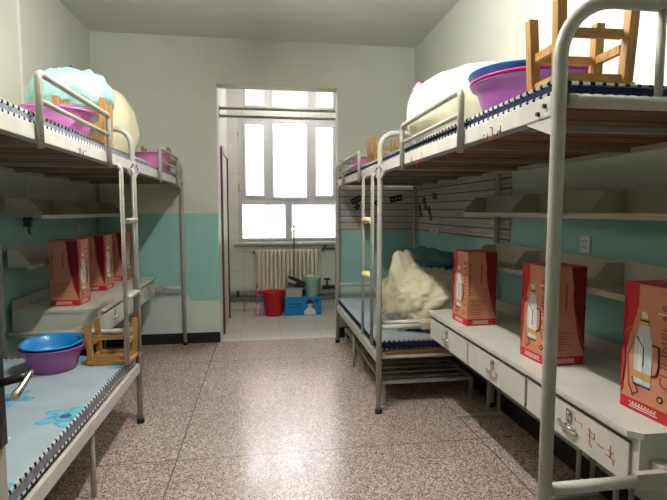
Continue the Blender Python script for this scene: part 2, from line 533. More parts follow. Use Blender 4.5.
# striped paper above the teal dado round the far bunk, with black stickers
st = struct(MB().box(OR + .01, XR - .004, YB - .006, YB, 1.315, 2.16).box(XR - .006, XR, 3.38, YB - .006, 1.315, 2.16).build('trim_3', 'planks'))
def sticker_back(x, z, w_, h_, a):
    o = MB().box(x - w_ / 2, x + w_ / 2, YB - .009, YB - .006, z - h_ / 2, z + h_ / 2, rot=(a, 'Y')).build('black_sticker', 'black', st)
    mk = MB()
    for i in (-1, 0, 1):
        mk.box(x + i * w_ * .27 - w_ * .07, x + i * w_ * .27 + w_ * .07, YB - .0105, YB - .009, z - h_ * .12 - i * math.tan(a) * w_ * .27, z + h_ * .12 - i * math.tan(a) * w_ * .27)
    mk.build('sticker_mark', 'grey', o)
def sticker_side(y, z, w_, h_, a):
    o = MB().box(XR - .009, XR - .006, y - w_ / 2, y + w_ / 2, z - h_ / 2, z + h_ / 2, rot=(a, 'X')).build('black_sticker', 'black', st)
    MB().box(XR - .0105, XR - .009, y - w_ * .3, y + w_ * .3, z - h_ * .1, z + h_ * .1, rot=(a, 'X')).build('sticker_mark', 'grey', o)
sticker_back(1.13, 1.685, .14, .07, -.45); sticker_back(1.14, 1.60, .06, .06, .5)
sticker_back(1.62, 1.70, .16, .075, -.2); sticker_back(1.38, 1.645, .07, .05, .7)
sticker_side(4.98, 1.71, .13, .06, .1); sticker_side(5.30, 1.63, .16, .07, 1.0)
sticker_side(5.45, 1.55, .16, .07, 1.0); sticker_side(5.12, 1.52, .16, .07, .9)

# ------------------------------------------------------------------ outside the window
fb = thing('building', (.5, 21, -4), 'pale orange and cream apartment block seen through the window', 'building')
MB().box(-22, 24, 21, 29, -4, 9.2).build('facade', 'facade', fb)
for fz in range(4):
    for fx in range(-6, 8):
        x = fx * 2.9 + .9; z = -2.4 + fz * 3.2
        wn = MB().box(x - .75, x + .75, 20.96, 21.0, z, z + 1.6).build('facade_window', 'facwin', fb)
        MB().box(x - .8, x + .8, 20.90, 20.96, z - .06, z).box(x - .03, x + .03, 20.94, 20.96, z, z + 1.6).box(x - .75, x + .75, 20.94, 20.96, z + 1.1, z + 1.16).build('window_bar', 'pvc', wn)
struct(MB().box(-30, 32, AYB + .3, 40, -4.2, -4).build('floor_yard', 'ground'))

# ------------------------------------------------------------------ bunks
RT = .0208
def px0(s): return .868 if s > 0 else -.900
def foot(x, y, parent):
    MB().tube([(x, y, 0), (x, y, .035)], RT + .006, 14).build('rubber_foot', 'rubber', parent)
def post(root, x, y, z1):
    p = MB().tube([(x, y, .02), (x, y, z1)], RT, 16).build('post', 'steel', root)
    foot(x, y, p); return p
def arch_post(root, x, y, zt, s, length, r=.10, end=True, zend=1.90):
    """front post that bends over at the top and runs towards the wall"""
    pts = [(x, y, .02), (x, y, 1.0), (x, y, zt - r - .02)] + arc((x + s * r, y, zt - r), r, PI, PI / 2, (s, 0, 0), (0, 0, 1), 8)
    if end:
        xe = x + s * length
        pts += arc((xe - s * r * .6, y, zt - r * .6), r * .6, PI / 2, 0, (s, 0, 0), (0, 0, 1), 6) + [(xe, y, zend)]
    else:
        pts += [(x + s * length, y, zt)]
    p = MB().tube(pts, RT, 16).build('post', 'steel', root)
    foot(x, y, p); return p

def bunk(name, label, s, y0, y1, near_post, guard, ladder=None, lower=False, near_full=False, gz=(2.06, 1.96)):
    x0 = px0(s); x1 = s * 1.795
    root = thing(name, ((x0 + x1) / 2, (y0 + y1) / 2, 0), label, 'bunk bed', 'steel bunk bed units')
    zr0, zr1 = 1.832, 1.895
    if near_post:
        arch_post(root, x0, y0, 2.165 if near_full else 2.12, s, .90 if near_full else .34, .17 if near_full else .13, True, 1.87)
        post(root, x1, y0, 1.90)
    arch_post(root, x0, y1, 2.12, s, .34, .11, True, 1.87)
    post(root, x1, y1, 1.90)
    g = RT + .001
    a0 = y0 + g; a1 = y1 - g
    MB().box(x0 - .012, x0 + .012, a0, a1, zr0, zr1, bev=.004).box(min(x0, x0 + s * .04), max(x0, x0 + s * .04), a0, a1, zr0, zr0 + .006).build('side_rail', 'rail', root)
    MB().box(x1 - .012, x1 + .012, a0, a1, zr0, zr1, bev=.004).build('rear_rail', 'rail', root)
    for yy in ((y0, y1) if near_post else (y1,)):
        MB().tube([(x0 + s * g, yy, 1.874), (x1 - s * g, yy, 1.874)], .021, 12).build('end_rail', 'rail', root)
    # gussets and bolts where the rail meets the posts
    for yy, d in ((y0, 1), (y1, -1)):
        gp = [(yy + d * g, zr0), (yy + d * (g + .15), zr0), (yy + d * g, zr0 - .055)]
        gs = MB().prism(gp, 'X', x0 - .008, x0 + .008).build('gusset', 'rail', root)
        b = MB()
        for k in (0, 1):
            b.tube([(x0 - s * .012, yy + d * (.05 + .035 * k), 1.868 - .018 * k), (x0 - s * .02, yy + d * (.05 + .035 * k), 1.868 - .018 * k)], .007, 8)
        b.build('bolt', 'darkpipe', gs)
    # wooden boards on steel bearers
    nb = 13; L = (a1 - a0) / nb
    bd = MB()
    for i in range(nb):
        bd.box(min(x0 + s * .016, x1 - s * .016), max(x0 + s * .016, x1 - s * .016), a0 + L * i + .012, a0 + L * (i + 1) - .012, 1.856, 1.876)
    bd.build('bed_boards', 'board', root)
    for i in range(4):
        yy = a0 + (a1 - a0) * (i + .5) / 4
        MB().box(min(x0 + s * .013, x1 - s * .013), max(x0 + s * .013, x1 - s * .013), yy - .014, yy + .014, 1.834, 1.855).build('bearer', 'rack', root)
    # guard rail
    gy0, gy1 = guard; xg = x0 - s * .0
    zt, zm = gz
    pts = [(xg, gy0, 1.80), (xg, gy0, zt - .04)] + arc((xg, gy0 + .03, zt - .03), .03, PI, PI / 2, (0, 1, 0), (0, 0, 1), 5) + \
          arc((xg, gy1 - .03, zt - .03), .03, PI / 2, 0, (0, 1, 0), (0, 0, 1), 5) + [(xg, gy1, 1.80)]
    xo = -s * .026
    pts = [(p[0] + xo, p[1], p[2]) for p in pts]
    gr = MB().tube(pts, .0145, 12).build('guard_rail', 'steel', root)
    MB().tube([(xg + xo, gy0 + .013, zm), (xg + xo, gy1 - .013, zm)], .011, 10).build('guard_bar', 'steel', gr)
    if ladder:
        la, lb, zb, rungs = ladder
        xo = x0 - s * .03
        lr = None
        for yy in (la, lb):
            pts = [(xo, yy, zb), (xo, yy, 1.80)] + arc((xo + s * .04, yy, 1.80), .04, PI, PI / 2, (s, 0, 0), (0, 0, 1), 5)
            o = MB().tube(pts, .0135, 12).build('ladder_rail', 'steel', root)
            lr = lr or o
        for z in rungs:
            MB().tube([(xo, la + .012, z), (xo, lb - .012, z)], .0125, 10).build('ladder_rung', 'rail', root)
            MB().box(xo - .022, xo + .022, la + .02, lb - .02, z + .008, z + .022, bev=.004).build('ladder_tread', 'rail', root)
    if lower:
        z0, z1 = .385, .455
        MB().box(x0 - .012, x0 + .012, a0, a1, z0, z1, bev=.004).box(min(x0, x0 + s * .04), max(x0, x0 + s * .04), a0, a1, z0, z0 + .006).build('lower_side_rail', 'rail', root)
        MB().box(x1 - .012, x1 + .012, a0, a1, z0, z1, bev=.004).build('lower_rear_rail', 'rail', root)
        bd = MB()
        for i in range(nb):
            bd.box(min(x0 + s * .06, x1 - s * .016), max(x0 + s * .06, x1 - s * .016), a0 + L * i + .012, a0 + L * (i + 1) - .012, .44, .46)
        bd.build('lower_bed_boards', 'board', root)
        for yy in (y0, y1):
            ya = yy if yy == y1 or near_post else yy + .06
            MB().tube([(x0 + s * g, ya, .43), (x1 - s * g, ya, .43)], .026, 12).build('lower_end_rail', 'rail', root)
            MB().tube([(x0 + s * g, ya, .69), (x1 - s * g, ya, .69)], .017, 12).build('headboard_tube', 'rail', root)
        ym = (y0 + y1) / 2
        for xx in (x0 + s * .02, x0 + s * .30, x1 - s * .02):
            MB().tube([(xx, ym + .1, 0), (xx, ym + .1, .43 if xx != x0 + s * .02 else .40)], .014, 10).build('middle_leg', 'steel', root)
    return root

BRN = bunk('bunk_bed', 'steel bunk unit over the desk that has red writing, beneath the big purple basin', 1, 1.335, 3.51, True, (1.99, 2.86), near_full=True)
BRF = bunk('bunk_bed', 'steel bunk unit with ladder and lower bed by the striped wall paper', 1, 3.51, 5.54, False, (4.17, 5.02), ladder=(3.63, 3.97, .50, (1.46, 1.02)), lower=True)
BLN = bunk('bunk_bed', 'steel bunk unit with ladder whose lower bed holds a stool and basins', -1, 1.53, 3.60, True, (2.11, 3.00), ladder=(3.21, 3.52, .56, (1.48, .98)), lower=True, gz=(2.10, 1.99))
BLF = bunk('bunk_bed', 'steel bunk unit over the desk that stands against the window-end wall beside the doorway', -1, 3.60, 5.69, False, (4.42, 5.30), gz=(2.10, 1.99))
# short bars inside the near end guard
x = .868
MB().tube([(x + .325, 1.335, 1.86), (x + .325, 1.335, 2.15)], .012, 10).build('end_guard_bar', 'steel', BRN)
MB().tube([(x + .62, 1.335, 1.86), (x + .62, 1.335, 2.15)], .012, 10).build('end_guard_bar', 'steel', BRN)

# faint brown writing on the rails
def scrawl(cx, cy, cz, axis_sign, w_, h_, n, mat, root, name='faint_writing', seed=1, face='X', r=.0016):
    rnd = random.Random(seed); mb = MB()
    for i in range(n):
        u = cy + (i - (n - 1) / 2) * w_ / n * axis_sign
        for k in range(4):
            a = (u + (rnd.random() - .5) * w_ / n * .7, cz + (rnd.random() - .5) * h_)
            if k % 2: b = (a[0] + (rnd.random() * .5 + .2) * w_ / n * .6, a[1] + (rnd.random() - .5) * h_ * .15)
            else: b = (a[0] + (rnd.random() - .5) * w_ / n * .25, a[1] - h_ * (.3 + .4 * rnd.random()))
            mb.tube([(cx, a[0], a[1]), (cx, b[0], b[1])], r, 5)
    return mb.build(name, mat, root)
scrawl(.8545, 1.72, 1.845, -1, .16, .045, 3, 'redink', BRN, seed=3)
scrawl(.8545, 2.62, 1.845, -1, .22, .045, 3, 'redink', BRN, seed=5)
scrawl(-.8865, 2.60, 1.845, 1, .12, .05, 2, 'inkbrown', BLN, seed=6)
# cloth tied over the ladder treads on the far right unit
for z in (1.46, 1.02):
    MB().blob((.836, 3.80, z + .02), (.035, .10, .022), 2.4, .006, 14, seed=z, nu=24, nv=14).build('tread_wrap', 'yellow', BRF)

# ------------------------------------------------------------------ mattresses
def mattress(label, s, y0, y1, z, th, side, group, xo=None):
    xo = xo or (abs(px0(s)) - .002)
    xa, xb = s * xo, s * 1.775
    xl, xh = min(xa, xb), max(xa, xb)
    r = thing('mattress', ((xl + xh) / 2, (y0 + y1) / 2, z), label, 'mattress', group)
    MB().box(xl + .012, xh - .012, y0 + .012, y1 - .012, z, z + th, bev=.012).build('pad', 'flower', r)
    b = MB()
    e = .004
    b.box(xl + .008, xl + .0125, y0 + .012, y1 - .012, z + .012, z + th - .012).box(xh - .0125, xh - .008, y0 + .012, y1 - .012, z + .012, z + th - .012)
    b.box(xl + .012, xh - .012, y0 + .008, y0 + .0125, z + .012, z + th - .012).box(xl + .012, xh - .012, y1 - .0125, y1 - .008, z + .012, z + th - .012)
    b.build('side_band', side, r)
    for zz in (z + .009, z + th - .004):
        MB().tube([(xl + .011, y0 + .011, zz), (xh - .011, y0 + .011, zz), (xh - .011, y1 - .011, zz), (xl + .011, y1 - .011, zz)], 0.0078, 8, closed=True).build('laced_edge', 'lace', r)
    return r
ug = 'thin mattresses on the upper bunks'
mattress('thin laced mattress on the upper bunk under the purple basin and stool', 1, 1.37, 3.47, 1.8965, .046, 'navy', ug)
mattress('thin laced mattress on the upper bunk above the striped wall paper', 1, 3.55, 5.50, 1.8965, .046, 'navy', ug)
mattress('thin laced mattress on the upper bunk carrying the teal bundle', -1, 1.57, 3.56, 1.8965, .046, 'greyband', ug)
mattress('thin laced mattress on the upper bunk below the big cream sack and far pink basin', -1, 3.64, 5.65, 1.8965, .046, 'greyband', ug)
lg = 'flowered mattresses on the lower beds'
mattress('grey mattress with large blue flowers on the lower bed by the door handle', -1, 1.57, 3.56, .464, .07, 'greyband', lg, .908)
mattress('pale flowered mattress on the lower bed under the striped wall paper', 1, 3.60, 5.50, .462, .072, 'navy', lg)

# ------------------------------------------------------------------ desks
ZD = .797
def desk(label, s, ya, yb, tube_near, tube_far, ny, ZD=.797, xfa=1.235):
    xf, xw = s * xfa, s * 1.79
    lo, hi = min(xf, xw), max(xf, xw)
    r = thing('desk', ((lo + hi) / 2, (ya + yb) / 2, 0), label, 'desk', 'long steel desks under the bunks')
    c = .035
    if s > 0: poly = [(lo, ya + c), (lo + c, ya), (hi, ya), (hi, yb), (lo, yb)]
    else: poly = [(lo, ya), (hi - c, ya), (hi, ya + c), (hi, yb), (lo, yb)]
    MB().prism(poly, 'Z', ZD - .022, ZD).build('desktop', 'desk', r)
    xi = s * (xfa + .027)
    lo2, hi2 = min(xi, s * 1.70), max(xi, s * 1.70)
    zb = ZD - .205
    t = .012
    cs = MB().box(min(xi, xw), max(xi, xw), ya + .006, ya + .03 + t, zb, ZD - .022).box(lo2, hi2, yb - .02 - t, yb - .02, zb, ZD - .022)
    cs.box(lo2, hi2, ya + .03 + t, yb - .02 - t, zb, zb + t).box(s * 1.70 - t / 2, s * 1.70 + t / 2, ya + .03, yb - .02, zb, ZD - .022)
    W = (yb - ya - .06) / 3
    for i in range(1, 3):
        yy = ya + .03 + W * i
        cs.box(lo2, hi2, yy - .008, yy + .008, zb, ZD - .022)
    cs.box(min(xi, xi + s * .02), max(xi, xi + s * .02), ya + .03, yb - .02, ZD - .046, ZD - .022)
    cs.build('carcass', 'desk', r)
    for i in range(3):
        y0 = ya + .03 + W * i + .010; y1 = ya + .03 + W * (i + 1) - .010
        xa = xi - s * .012
        d = MB().box(min(xa, xi - s * .001), max(xa, xi - s * .001), y0, y1, zb + .006, ZD - .050, bev=.003).build('drawer', 'desk', r)
        ym = (y0 + y1) / 2
        xo = xa - s * .006
        hz = ZD - .115
        h = MB().box(min(xa, xo), max(xa, xo), ym - .018, ym + .018, hz - .002, hz + .05, bev=.003)
        h.tube([(xo - s * .004, ym - .055, hz - .016), (xo - s * .016, ym - .02, hz - .018), (xo - s * .016, ym + .02, hz - .018), (xo - s * .004, ym + .055, hz - .016)], .0075, 8)
        h.tube([(xo, ym, hz + .004), (xo - s * .014, ym, hz - .016)], .005, 8)
        h.build('drawer_handle', 'chrome', d)
        k = MB().tube([(xo, ym, hz + .034), (xo - s * .008, ym, hz + .034)], .009, 12).build('drawer_lock', 'chrome', d)
    # rear frame legs with foot bars, back upstand, tubes that hook the desk to the bunk posts
    MB().box(min(s * 1.775, xw), max(s * 1.775, xw), ya, yb, ZD, ZD + .075, bev=.003).build('upstand', 'shelf', r)
    for yy in ny:
        for dx in (1.69, 1.775):
            MB().tube([(s * dx, yy, 0), (s * dx, yy, ZD - .024 if dx > 1.72 else zb)], .0135, 10).build('leg', 'steel', r)
        MB().box(min(s * 1.42, s * 1.79), max(s * 1.42, s * 1.79), yy - .045, yy - .02, .0, .025, bev=.003).build('foot_bar', 'steel', r)
    for yt in (tube_near, tube_far):
        yd = ya + .036 if yt == tube_near else yb - .026
        xp = px0(s) + s * (RT + .002)
        sy = 1 if yt == tube_near else -1
        MB().tube([(xp, yt, .672), (s * (xfa - .035), yt, .672)], .019, 12).build('support_tube', 'rail', r)
        MB().box(min(s * (xfa - .045), s * 1.36), max(s * (xfa - .045), s * 1.36), yt - .012, yt + .012, .645, .70, bev=.004).box(min(s * 1.30, s * 1.36), max(s * 1.30, s * 1.36), min(yt, yd), max(yt, yd), .645, .70).build('support_bracket', 'shelf', r)
    return r
DR = desk('long beige steel desk with red handwriting on its nearest drawer', 1, 1.405, 3.478, 1.345, 3.50, (2.02, 2.30, 3.36))
DL = desk('long beige steel desk against the wall beside the doorway, holding a row of three boxes', -1, 3.72, 5.52, 3.645, 5.64, (3.95, 5.4), .83, 1.165)
# red pen strokes on the nearest drawer
hw = MB()
def stroke(pts, r=.0016): hw.tube([(1.2485, y, z) for y, z in pts], r, 5)
yb_ = 1.66
stroke([(yb_ - .13, .695), (yb_ - .13, .65)]); stroke([(yb_ - .115, .675), (yb_ - .145, .672)]); stroke([(yb_ - .105, .652), (yb_ - .155, .648)]); stroke([(yb_ - .145, .645), (yb_ - .148, .63)])
stroke([(yb_ - .06, .67), (yb_ - .095, .667)])
stroke([(yb_ - .005, .70), (yb_ - .03, .697)]); stroke([(yb_ - .015, .71), (yb_ - .018, .65), (yb_ - .03, .64)]); stroke([(yb_ + .0, .68), (yb_ - .04, .676)]); stroke([(yb_ - .04, .70), (yb_ - .045, .675)])
stroke([(yb_ + .035, .71), (yb_ + .03, .69)]); stroke([(yb_ + .075, .715), (yb_ + .07, .70)]); stroke([(yb_ + .06, .705), (yb_ + .045, .702)])
hw.build('red_handwriting', 'redink', DR)

# ------------------------------------------------------------------ wall shelves
def wall_shelf(label, s, ya, yb, z, divs, xfl=1.535):
    xw, xf = s * 1.768, s * (1.575 if s > 0 else xfl)
    lo, hi = min(xw, xf), max(xw, xf)
    r = thing('wall_shelf', ((lo + hi) / 2, (ya + yb) / 2, z), label, 'shelf', 'steel wall shelves over the desks')
    MB().box(lo, hi, ya, yb, z - .014, z, bev=.003).box(min(xf, xf + s * .012), max(xf, xf + s * .012), ya, yb, z - .028, z - .012).build('shelf_board', 'shelf', r)
    MB().box(min(xw - s * .012, xw), max(xw - s * .012, xw), ya, yb, z, z + .125).build('shelf_back', 'shelf', r)
    for yy in divs:
        xb_ = xw - s * .012
        poly = [(xf, z), (xb_, z), (xb_, z + .118), (xf + s * .085, z + .118), (xf, z + .02)]
        if s < 0: poly = poly[::-1]
        MB().prism(poly, 'Y', yy - .0035, yy + .0035).build('divider', 'shelf', r)
    return r
wall_shelf('upper beige shelf with angled dividers over the desk with red writing', 1, 1.45, 3.64, 1.54, (3.62, 2.88, 2.13, 1.47))
wall_shelf('lower beige shelf with angled dividers just above the desk with red writing', 1, 1.45, 3.45, 1.18, (3.43, 2.85, 2.12, 1.47))
wall_shelf('upper beige shelf with hanging clip over the desk beside the doorway', -1, 3.66, 5.62, 1.522, (3.67, 4.4, 5.0, 5.6))
wall_shelf('lower beige shelf behind the row of boxes on the desk beside the doorway', -1, 3.66, 5.62, 1.165, (3.67, 4.4, 5.0, 5.6), 1.63)
cl = thing('clip', (-1.60, 3.62, 1.43), 'small black clip hanging under the near end of the upper shelf', 'clip')
MB().box(-1.64, -1.585, 3.622, 3.656, 1.44, 1.506, bev=.006).box(-1.64, -1.585, 3.622, 3.70, 1.484, 1.494).build('clip_body', 'black', cl)
MB().tube([(-1.612, 3.64, 1.44), (-1.612, 3.64, 1.40), (-1.60, 3.64, 1.39)], .006, 8).build('hook', 'black', cl)

# sockets
def socket(x, y, z, s, label, w_=.086, h_=.086):
    r = thing('power_socket', (x, y, z), label, 'socket')
    p = MB().box(min(x, x - s * .012), max(x, x - s * .012), y - w_ / 2, y + w_ / 2, z - h_ / 2, z + h_ / 2, bev=.004).build('face_plate', 'socket', r)
    m = MB(); xx = x - s * .0125
    for dy, dz, a, b in ((-.012, .018, .004, .012), (.012, .018, .004, .012), (-.014, -.018, .004, .013), (.014, -.018, .004, .013), (0, -.008, .013, .004)):
        m.box(xx - .0008, xx + .0008, y + dy - a / 2, y + dy + a / 2, z + dz - b / 2, z + dz + b / 2)
    m.build('socket_slots', 'black', r)
    return r
socket(1.84, 2.52, 1.36, 1, 'white power socket on the teal wall between the two shelves', .085, .10)
socket(-1.84, 5.19, 1.385, -1, 'white power socket on the wall between the shelves beside the doorway', .10, .09)
socket(1.834, 5.05, 1.32, 1, 'white double socket at the lower edge of the striped wall paper, nearer the window', .09, .09)
socket(1.834, 4.90, 1.325, 1, 'white double socket at the lower edge of the striped wall paper, nearer the desk', .09, .09)

# ------------------------------------------------------------------ flask boxes
BW, BD, BH = .202, .220, .485
def rect_on(mb, face, u0, u1, z0, z1, d=.0012):
    """thin printed patch on a box face; u runs left to right as one looks at the face"""
    hx, hy = BW / 2, BD / 2
    if face == '-Y': mb.box(u0, u1, -hy - d, -hy, z0, z1)
    if face == '+Y': mb.box(-u1, -u0, hy, hy + d, z0, z1)
    if face == '-X': mb.box(-hx - d, -hx, -u1, -u0, z0, z1)
    if face == '+X': mb.box(hx, hx + d, u0, u1, z0, z1)
def fpt(face, u, z, d=.0012):
    hx, hy = BW / 2, BD / 2
    return {'-Y': (u, -hy - d, z), '+Y': (-u, hy + d, z), '-X': (-hx - d, -u, z), '+X': (hx + d, u, z)}[face]
def poly_on(mb, face, pts, d=.0012):
    f = mb.bm
    a = [f.verts.new(fpt(face, u, z, d)) for u, z in pts]
    b = [f.verts.new(fpt(face, u, z, 0)) for u, z in pts]
    n = len(a)
    f.faces.new(a); f.faces.new(b[::-1])
    for i in range(n): f.faces.new((a[i], b[i], b[(i + 1) % n], a[(i + 1) % n]))
def line_on(mb, face, pts, r=.0018, d=.0016):
    mb.tube([fpt(face, u, z, d) for u, z in pts], r, 6)
def text_on(mb, face, s, size, u, z, rot90=True, d=.0014):
    R = Matrix.Rotation(PI / 2, 4, 'X')               # stands upright, read from -Y
    if rot90: R = R @ Matrix.Rotation(PI / 2, 4, 'Z')
    turn = {'-Y': 0, '+X': PI / 2, '+Y': PI, '-X': -PI / 2}[face]
    m = Matrix.Translation(fpt(face, u, z, d)) @ Matrix.Rotation(turn, 4, 'Z') @ R
    mb.text(s, size, m)

box0 = thing('flask_box', (0, 0, 0), 'x', 'box', 'red vacuum flask boxes on the desks')
MB().box(-BW / 2, BW / 2, -BD / 2, BD / 2, 0, BH, bev=.002).build('carton', 'boxtan', box0)
from collections import defaultdict
PR = {k: defaultdict(MB) for k in 'red dark fl ink blk gold wht tan'.split()}
red, dark, fl, ink, blk, gold, wht, tan = (PR[k] for k in 'red dark fl ink blk gold wht tan'.split())
for f, hw_ in (('-Y', BW / 2), ('+Y', BW / 2), ('-X', BD / 2), ('+X', BD / 2)):
    rect_on(red[f], f, -hw_ + .0005, hw_ - .0005, .002, .045)
    rect_on(wht[f], f, -hw_ * .55, hw_ * .45, .022, .026, .0018)
    rect_on(wht[f], f, -hw_ * .62, hw_ * .52, .014, .017, .0018)
    for q in range(9):
        rect_on(wht[f], f, -hw_ * .6 + q * hw_ * .125, -hw_ * .6 + q * hw_ * .125 + .006, .029, .035, .0018)
for f in ('-Y', '+Y'):     # text side with a dark red curtain on its right
    h = BW / 2 - .0005
    pts = [(h, .046), (h, BH - .003), (.018, BH - .003)]
    for i in range(9):
        t = i / 8
        pts.append((.030 + .006 * math.sin(t * 5) + .075 * t ** 2.2, .40 - t * .34))
    poly_on(dark[f], f, pts)
    for k in range(4):
        rect_on(ink[f], f, -.085, -.085 + .10 + .012 * (k % 2), .075 + k * .028, .079 + k * .028)
        rect_on(ink[f], f, -.085, -.085 + .075 + .015 * (k % 3), .087 + k * .028, .090 + k * .028)
    rect_on(ink[f], f, -.01, .0, .28, .40); 
    for k in range(12):
        rect_on(ink[f], f, -.092, -.078 + .006 * (k % 2), .20 + k * .018, .209 + k * .018)
    line_on(red[f], f, [(.035, .40), (.030, .33), (.045, .25), (.07, .17), (.10, .08)], .003)
for f in ('-X', '+X'):     # picture side: red ribbon at left, flask, lettering up the right
    h = BD / 2 - .0005
    pts = [(-h, .046), (-h, BH - .003), (-.045, BH - .003)]
    for i in range(9):
        t = i / 8
        pts.append((-.045 - .022 * math.sin(t * PI * .9) - .045 * t, .40 - .33 * t))
    poly_on(red[f], f, pts)
    line_on(dark[f], f, [(-.105, .43), (-.095, .36), (-.108, .28), (-.09, .2), (-.1, .1)], .003)
    line_on(tan[f], f, [(-.095, .30), (-.07, .32), (-.06, .27), (-.085, .21), (-.075, .10), (-.05, .06)], .0026, .002)
    line_on(dark[f], f, [(-.06, .13), (-.03, .08), (-.06, .06)], .002)
    # flask: body, shoulder, neck, spout cap
    poly_on(fl[f], f, [(-.052, .105), (.022, .105), (.024, .27), (.012, .305), (.006, .335), (-.034, .335), (-.042, .305), (-.054, .27)], .002)
    poly_on(wht[f], f, [(-.036, .12), (-.016, .12), (-.016, .27), (-.024, .30), (-.034, .27)], .0028)
    poly_on(gold[f], f, [(-.053, .135), (.023, .130), (.023, .155), (-.053, .16)], .003)
    poly_on(gold[f], f, [(-.032, .335), (.004, .335), (.002, .362), (-.030, .362)], .002)
    poly_on(wht[f], f, [(-.026, .362), (-.002, .362), (-.004, .382), (-.03, .386)], .002)
    line_on(blk[f], f, [(.022, .27), (.05, .268), (.054, .20), (.046, .165), (.024, .155)], .0035, .0022)
    line_on(blk[f], f, [(-.052, .108), (.022, .108)], .003, .0026)
    line_on(blk[f], f, [(-.045, .29), (-.012, .25), (-.012, .18)], .0016, .003)
    line_on(blk[f], f, [(-.032, .352), (.003, .352)], .003, .0028)
    text_on(ink[f], f, 'CUUMELAS', .060, .080, .275)
    blk[f].tube([fpt(f, .064, .083, .0), fpt(f, .064, .083, .0016)], .013, 18)
    gold[f].tube([fpt(f, .064, .083, .0016), fpt(f, .064, .083, .0022)], .007, 12)
    rect_on(wht[f], f, .04, .085, .388, .392); 
for key, nm, mt in (('red', 'red_print', 'boxred'), ('dark', 'dark_red_print', 'boxdark'), ('ink', 'lettering', 'inkbrown'), ('fl', 'flask_picture', 'silver'),
                    ('blk', 'black_print', 'inkdark'), ('gold', 'gold_print', 'gold'), ('wht', 'white_print', 'white'), ('tan', 'ribbon_print', 'boxtan')):
    for f, mb in PR[key].items(): mb.build(nm, mt, box0, True)
lids = MB().box(-BW / 2 + .002, BW / 2 - .002, -.0015, .0015, BH, BH + .0012).build('lid_seam', 'inkbrown', box0, True)
MB().box(-BW / 2 + .001, BW / 2 - .001, -BD / 2 + .001, BD / 2 - .001, BH, BH + .0008).build('lid_print', 'boxred', box0, True)
R_ = math.radians
spots = [((1.415, 3.06, ZD), R_(2), 'red flask box next to the crumpled cream sack, at the desk end'),
         ((1.448, 2.22, ZD), R_(3), 'red flask box half hidden behind the bare bunk post'),
         ((1.485, 1.545, ZD), R_(4), 'red flask box standing nearest the red handwriting, its flask and lettering large'),
         ((-1.484, 3.985, .830), R_(-1), 'red flask box standing first in the row of three beside the ladder'),
         ((-1.510, 4.69, .830), R_(-2), 'red flask box in the middle of the row of three'),
         ((-1.500, 5.33, .830), R_(-2), 'red flask box last in the row of three, behind the ladder rails')]
for i, (l, a, lab) in enumerate(spots):
    if i == 0:
        box0.location = l; box0.rotation_euler.z = a; box0['label'] = lab
    else:
        c = dup(box0, l, a, lab)
        if i > 2: c.scale = (1.02, 1.02, 1.03)

# ------------------------------------------------------------------ stools (all stand upside down)
SW, SD, SH = .272, .20, .272
st0 = thing('stool', (0, 0, 0), 'x', 'stool', 'upturned wooden stools')
MB().box(-SW / 2, SW / 2, -SD / 2, SD / 2, 0, .024, bev=.004).build('seat', 'stoolseat', st0, True)
lx, ly = SW / 2 - .022, SD / 2 - .022
def legbox(mb, x, y):
    b = .0165
    dx, dy = (.012 if x > 0 else -.012), (.008 if y > 0 else -.008)
    lo = [mb.bm.verts.new((x + a * b, y + c * b, .024)) for a, c in ((-1, -1), (1, -1), (1, 1), (-1, 1))]
    hi = [mb.bm.verts.new((x + dx + a * b * .95, y + dy + c * b * .95, SH)) for a, c in ((-1, -1), (1, -1), (1, 1), (-1, 1))]
    mb.bm.faces.new(lo[::-1]); mb.bm.faces.new(hi)
    for i in range(4): mb.bm.faces.new((lo[i], lo[(i + 1) % 4], hi[(i + 1) % 4], hi[i]))
    return mb
for x in (-lx, lx):
    for y in (-ly, ly):
        legbox(MB(), x, y).build('leg', 'stool', st0, True)
i_ = .017
MB().box(-lx + i_, lx - i_, -ly - .009, -ly + .011, .165, .192).build('stretcher', 'stoolseat', st0, True)
MB().box(-lx + i_, lx - i_, ly - .011, ly + .009, .125, .152).build('stretcher', 'stoolseat', st0, True)
MB().box(-lx - .009, -lx + .011, -ly + i_, ly - i_, .125, .152).build('stretcher', 'stoolseat', st0, True)
MB().box(lx - .011, lx + .009, -ly + i_, ly - i_, .125, .152).build('stretcher', 'stoolseat', st0, True)
MB().box(-lx + i_, lx - i_, -ly - .007, -ly + .009, .024, .05).build('apron', 'stoolseat', st0, True)
MB().box(-lx + i_, lx - i_, ly - .009, ly + .007, .024, .05).build('apron', 'stoolseat', st0, True)
MB().box(-lx - .007, -lx + .009, -ly + i_, ly - i_, .024, .05).build('apron', 'stoolseat', st0, True)
MB().box(lx - .009, lx + .007, -ly + i_, ly - i_, .024, .05).build('apron', 'stoolseat', st0, True)
ZU = 1.9435
stools = [((1.07, 1.545, ZU), R_(-2), 'upturned wooden stool in front of the purple basin, behind the bare bunk post'),
          ((-1.012, 3.39, .539), R_(-2), 'upturned wooden stool on the lower bed beside the purple and blue basins'),
          ((-1.055, 3.16, ZU), R_(3), 'upturned wooden stool by the guard rail, in front of the big cream sack'),
          ((1.13, 4.42, ZU), R_(6), 'yellowish upturned stool on the upper bunk above the striped wall paper'),
          ((-1.10, 5.40, ZU), R_(5), 'upturned wooden stool behind the small pink basin on the upper bunk by the doorway')]
for i, (l, a, lab) in enumerate(stools):
    if i == 0:
        st0.location = l; st0.rotation_euler.z = a; st0['label'] = lab
    else:
        dup(st0, l, a, lab)

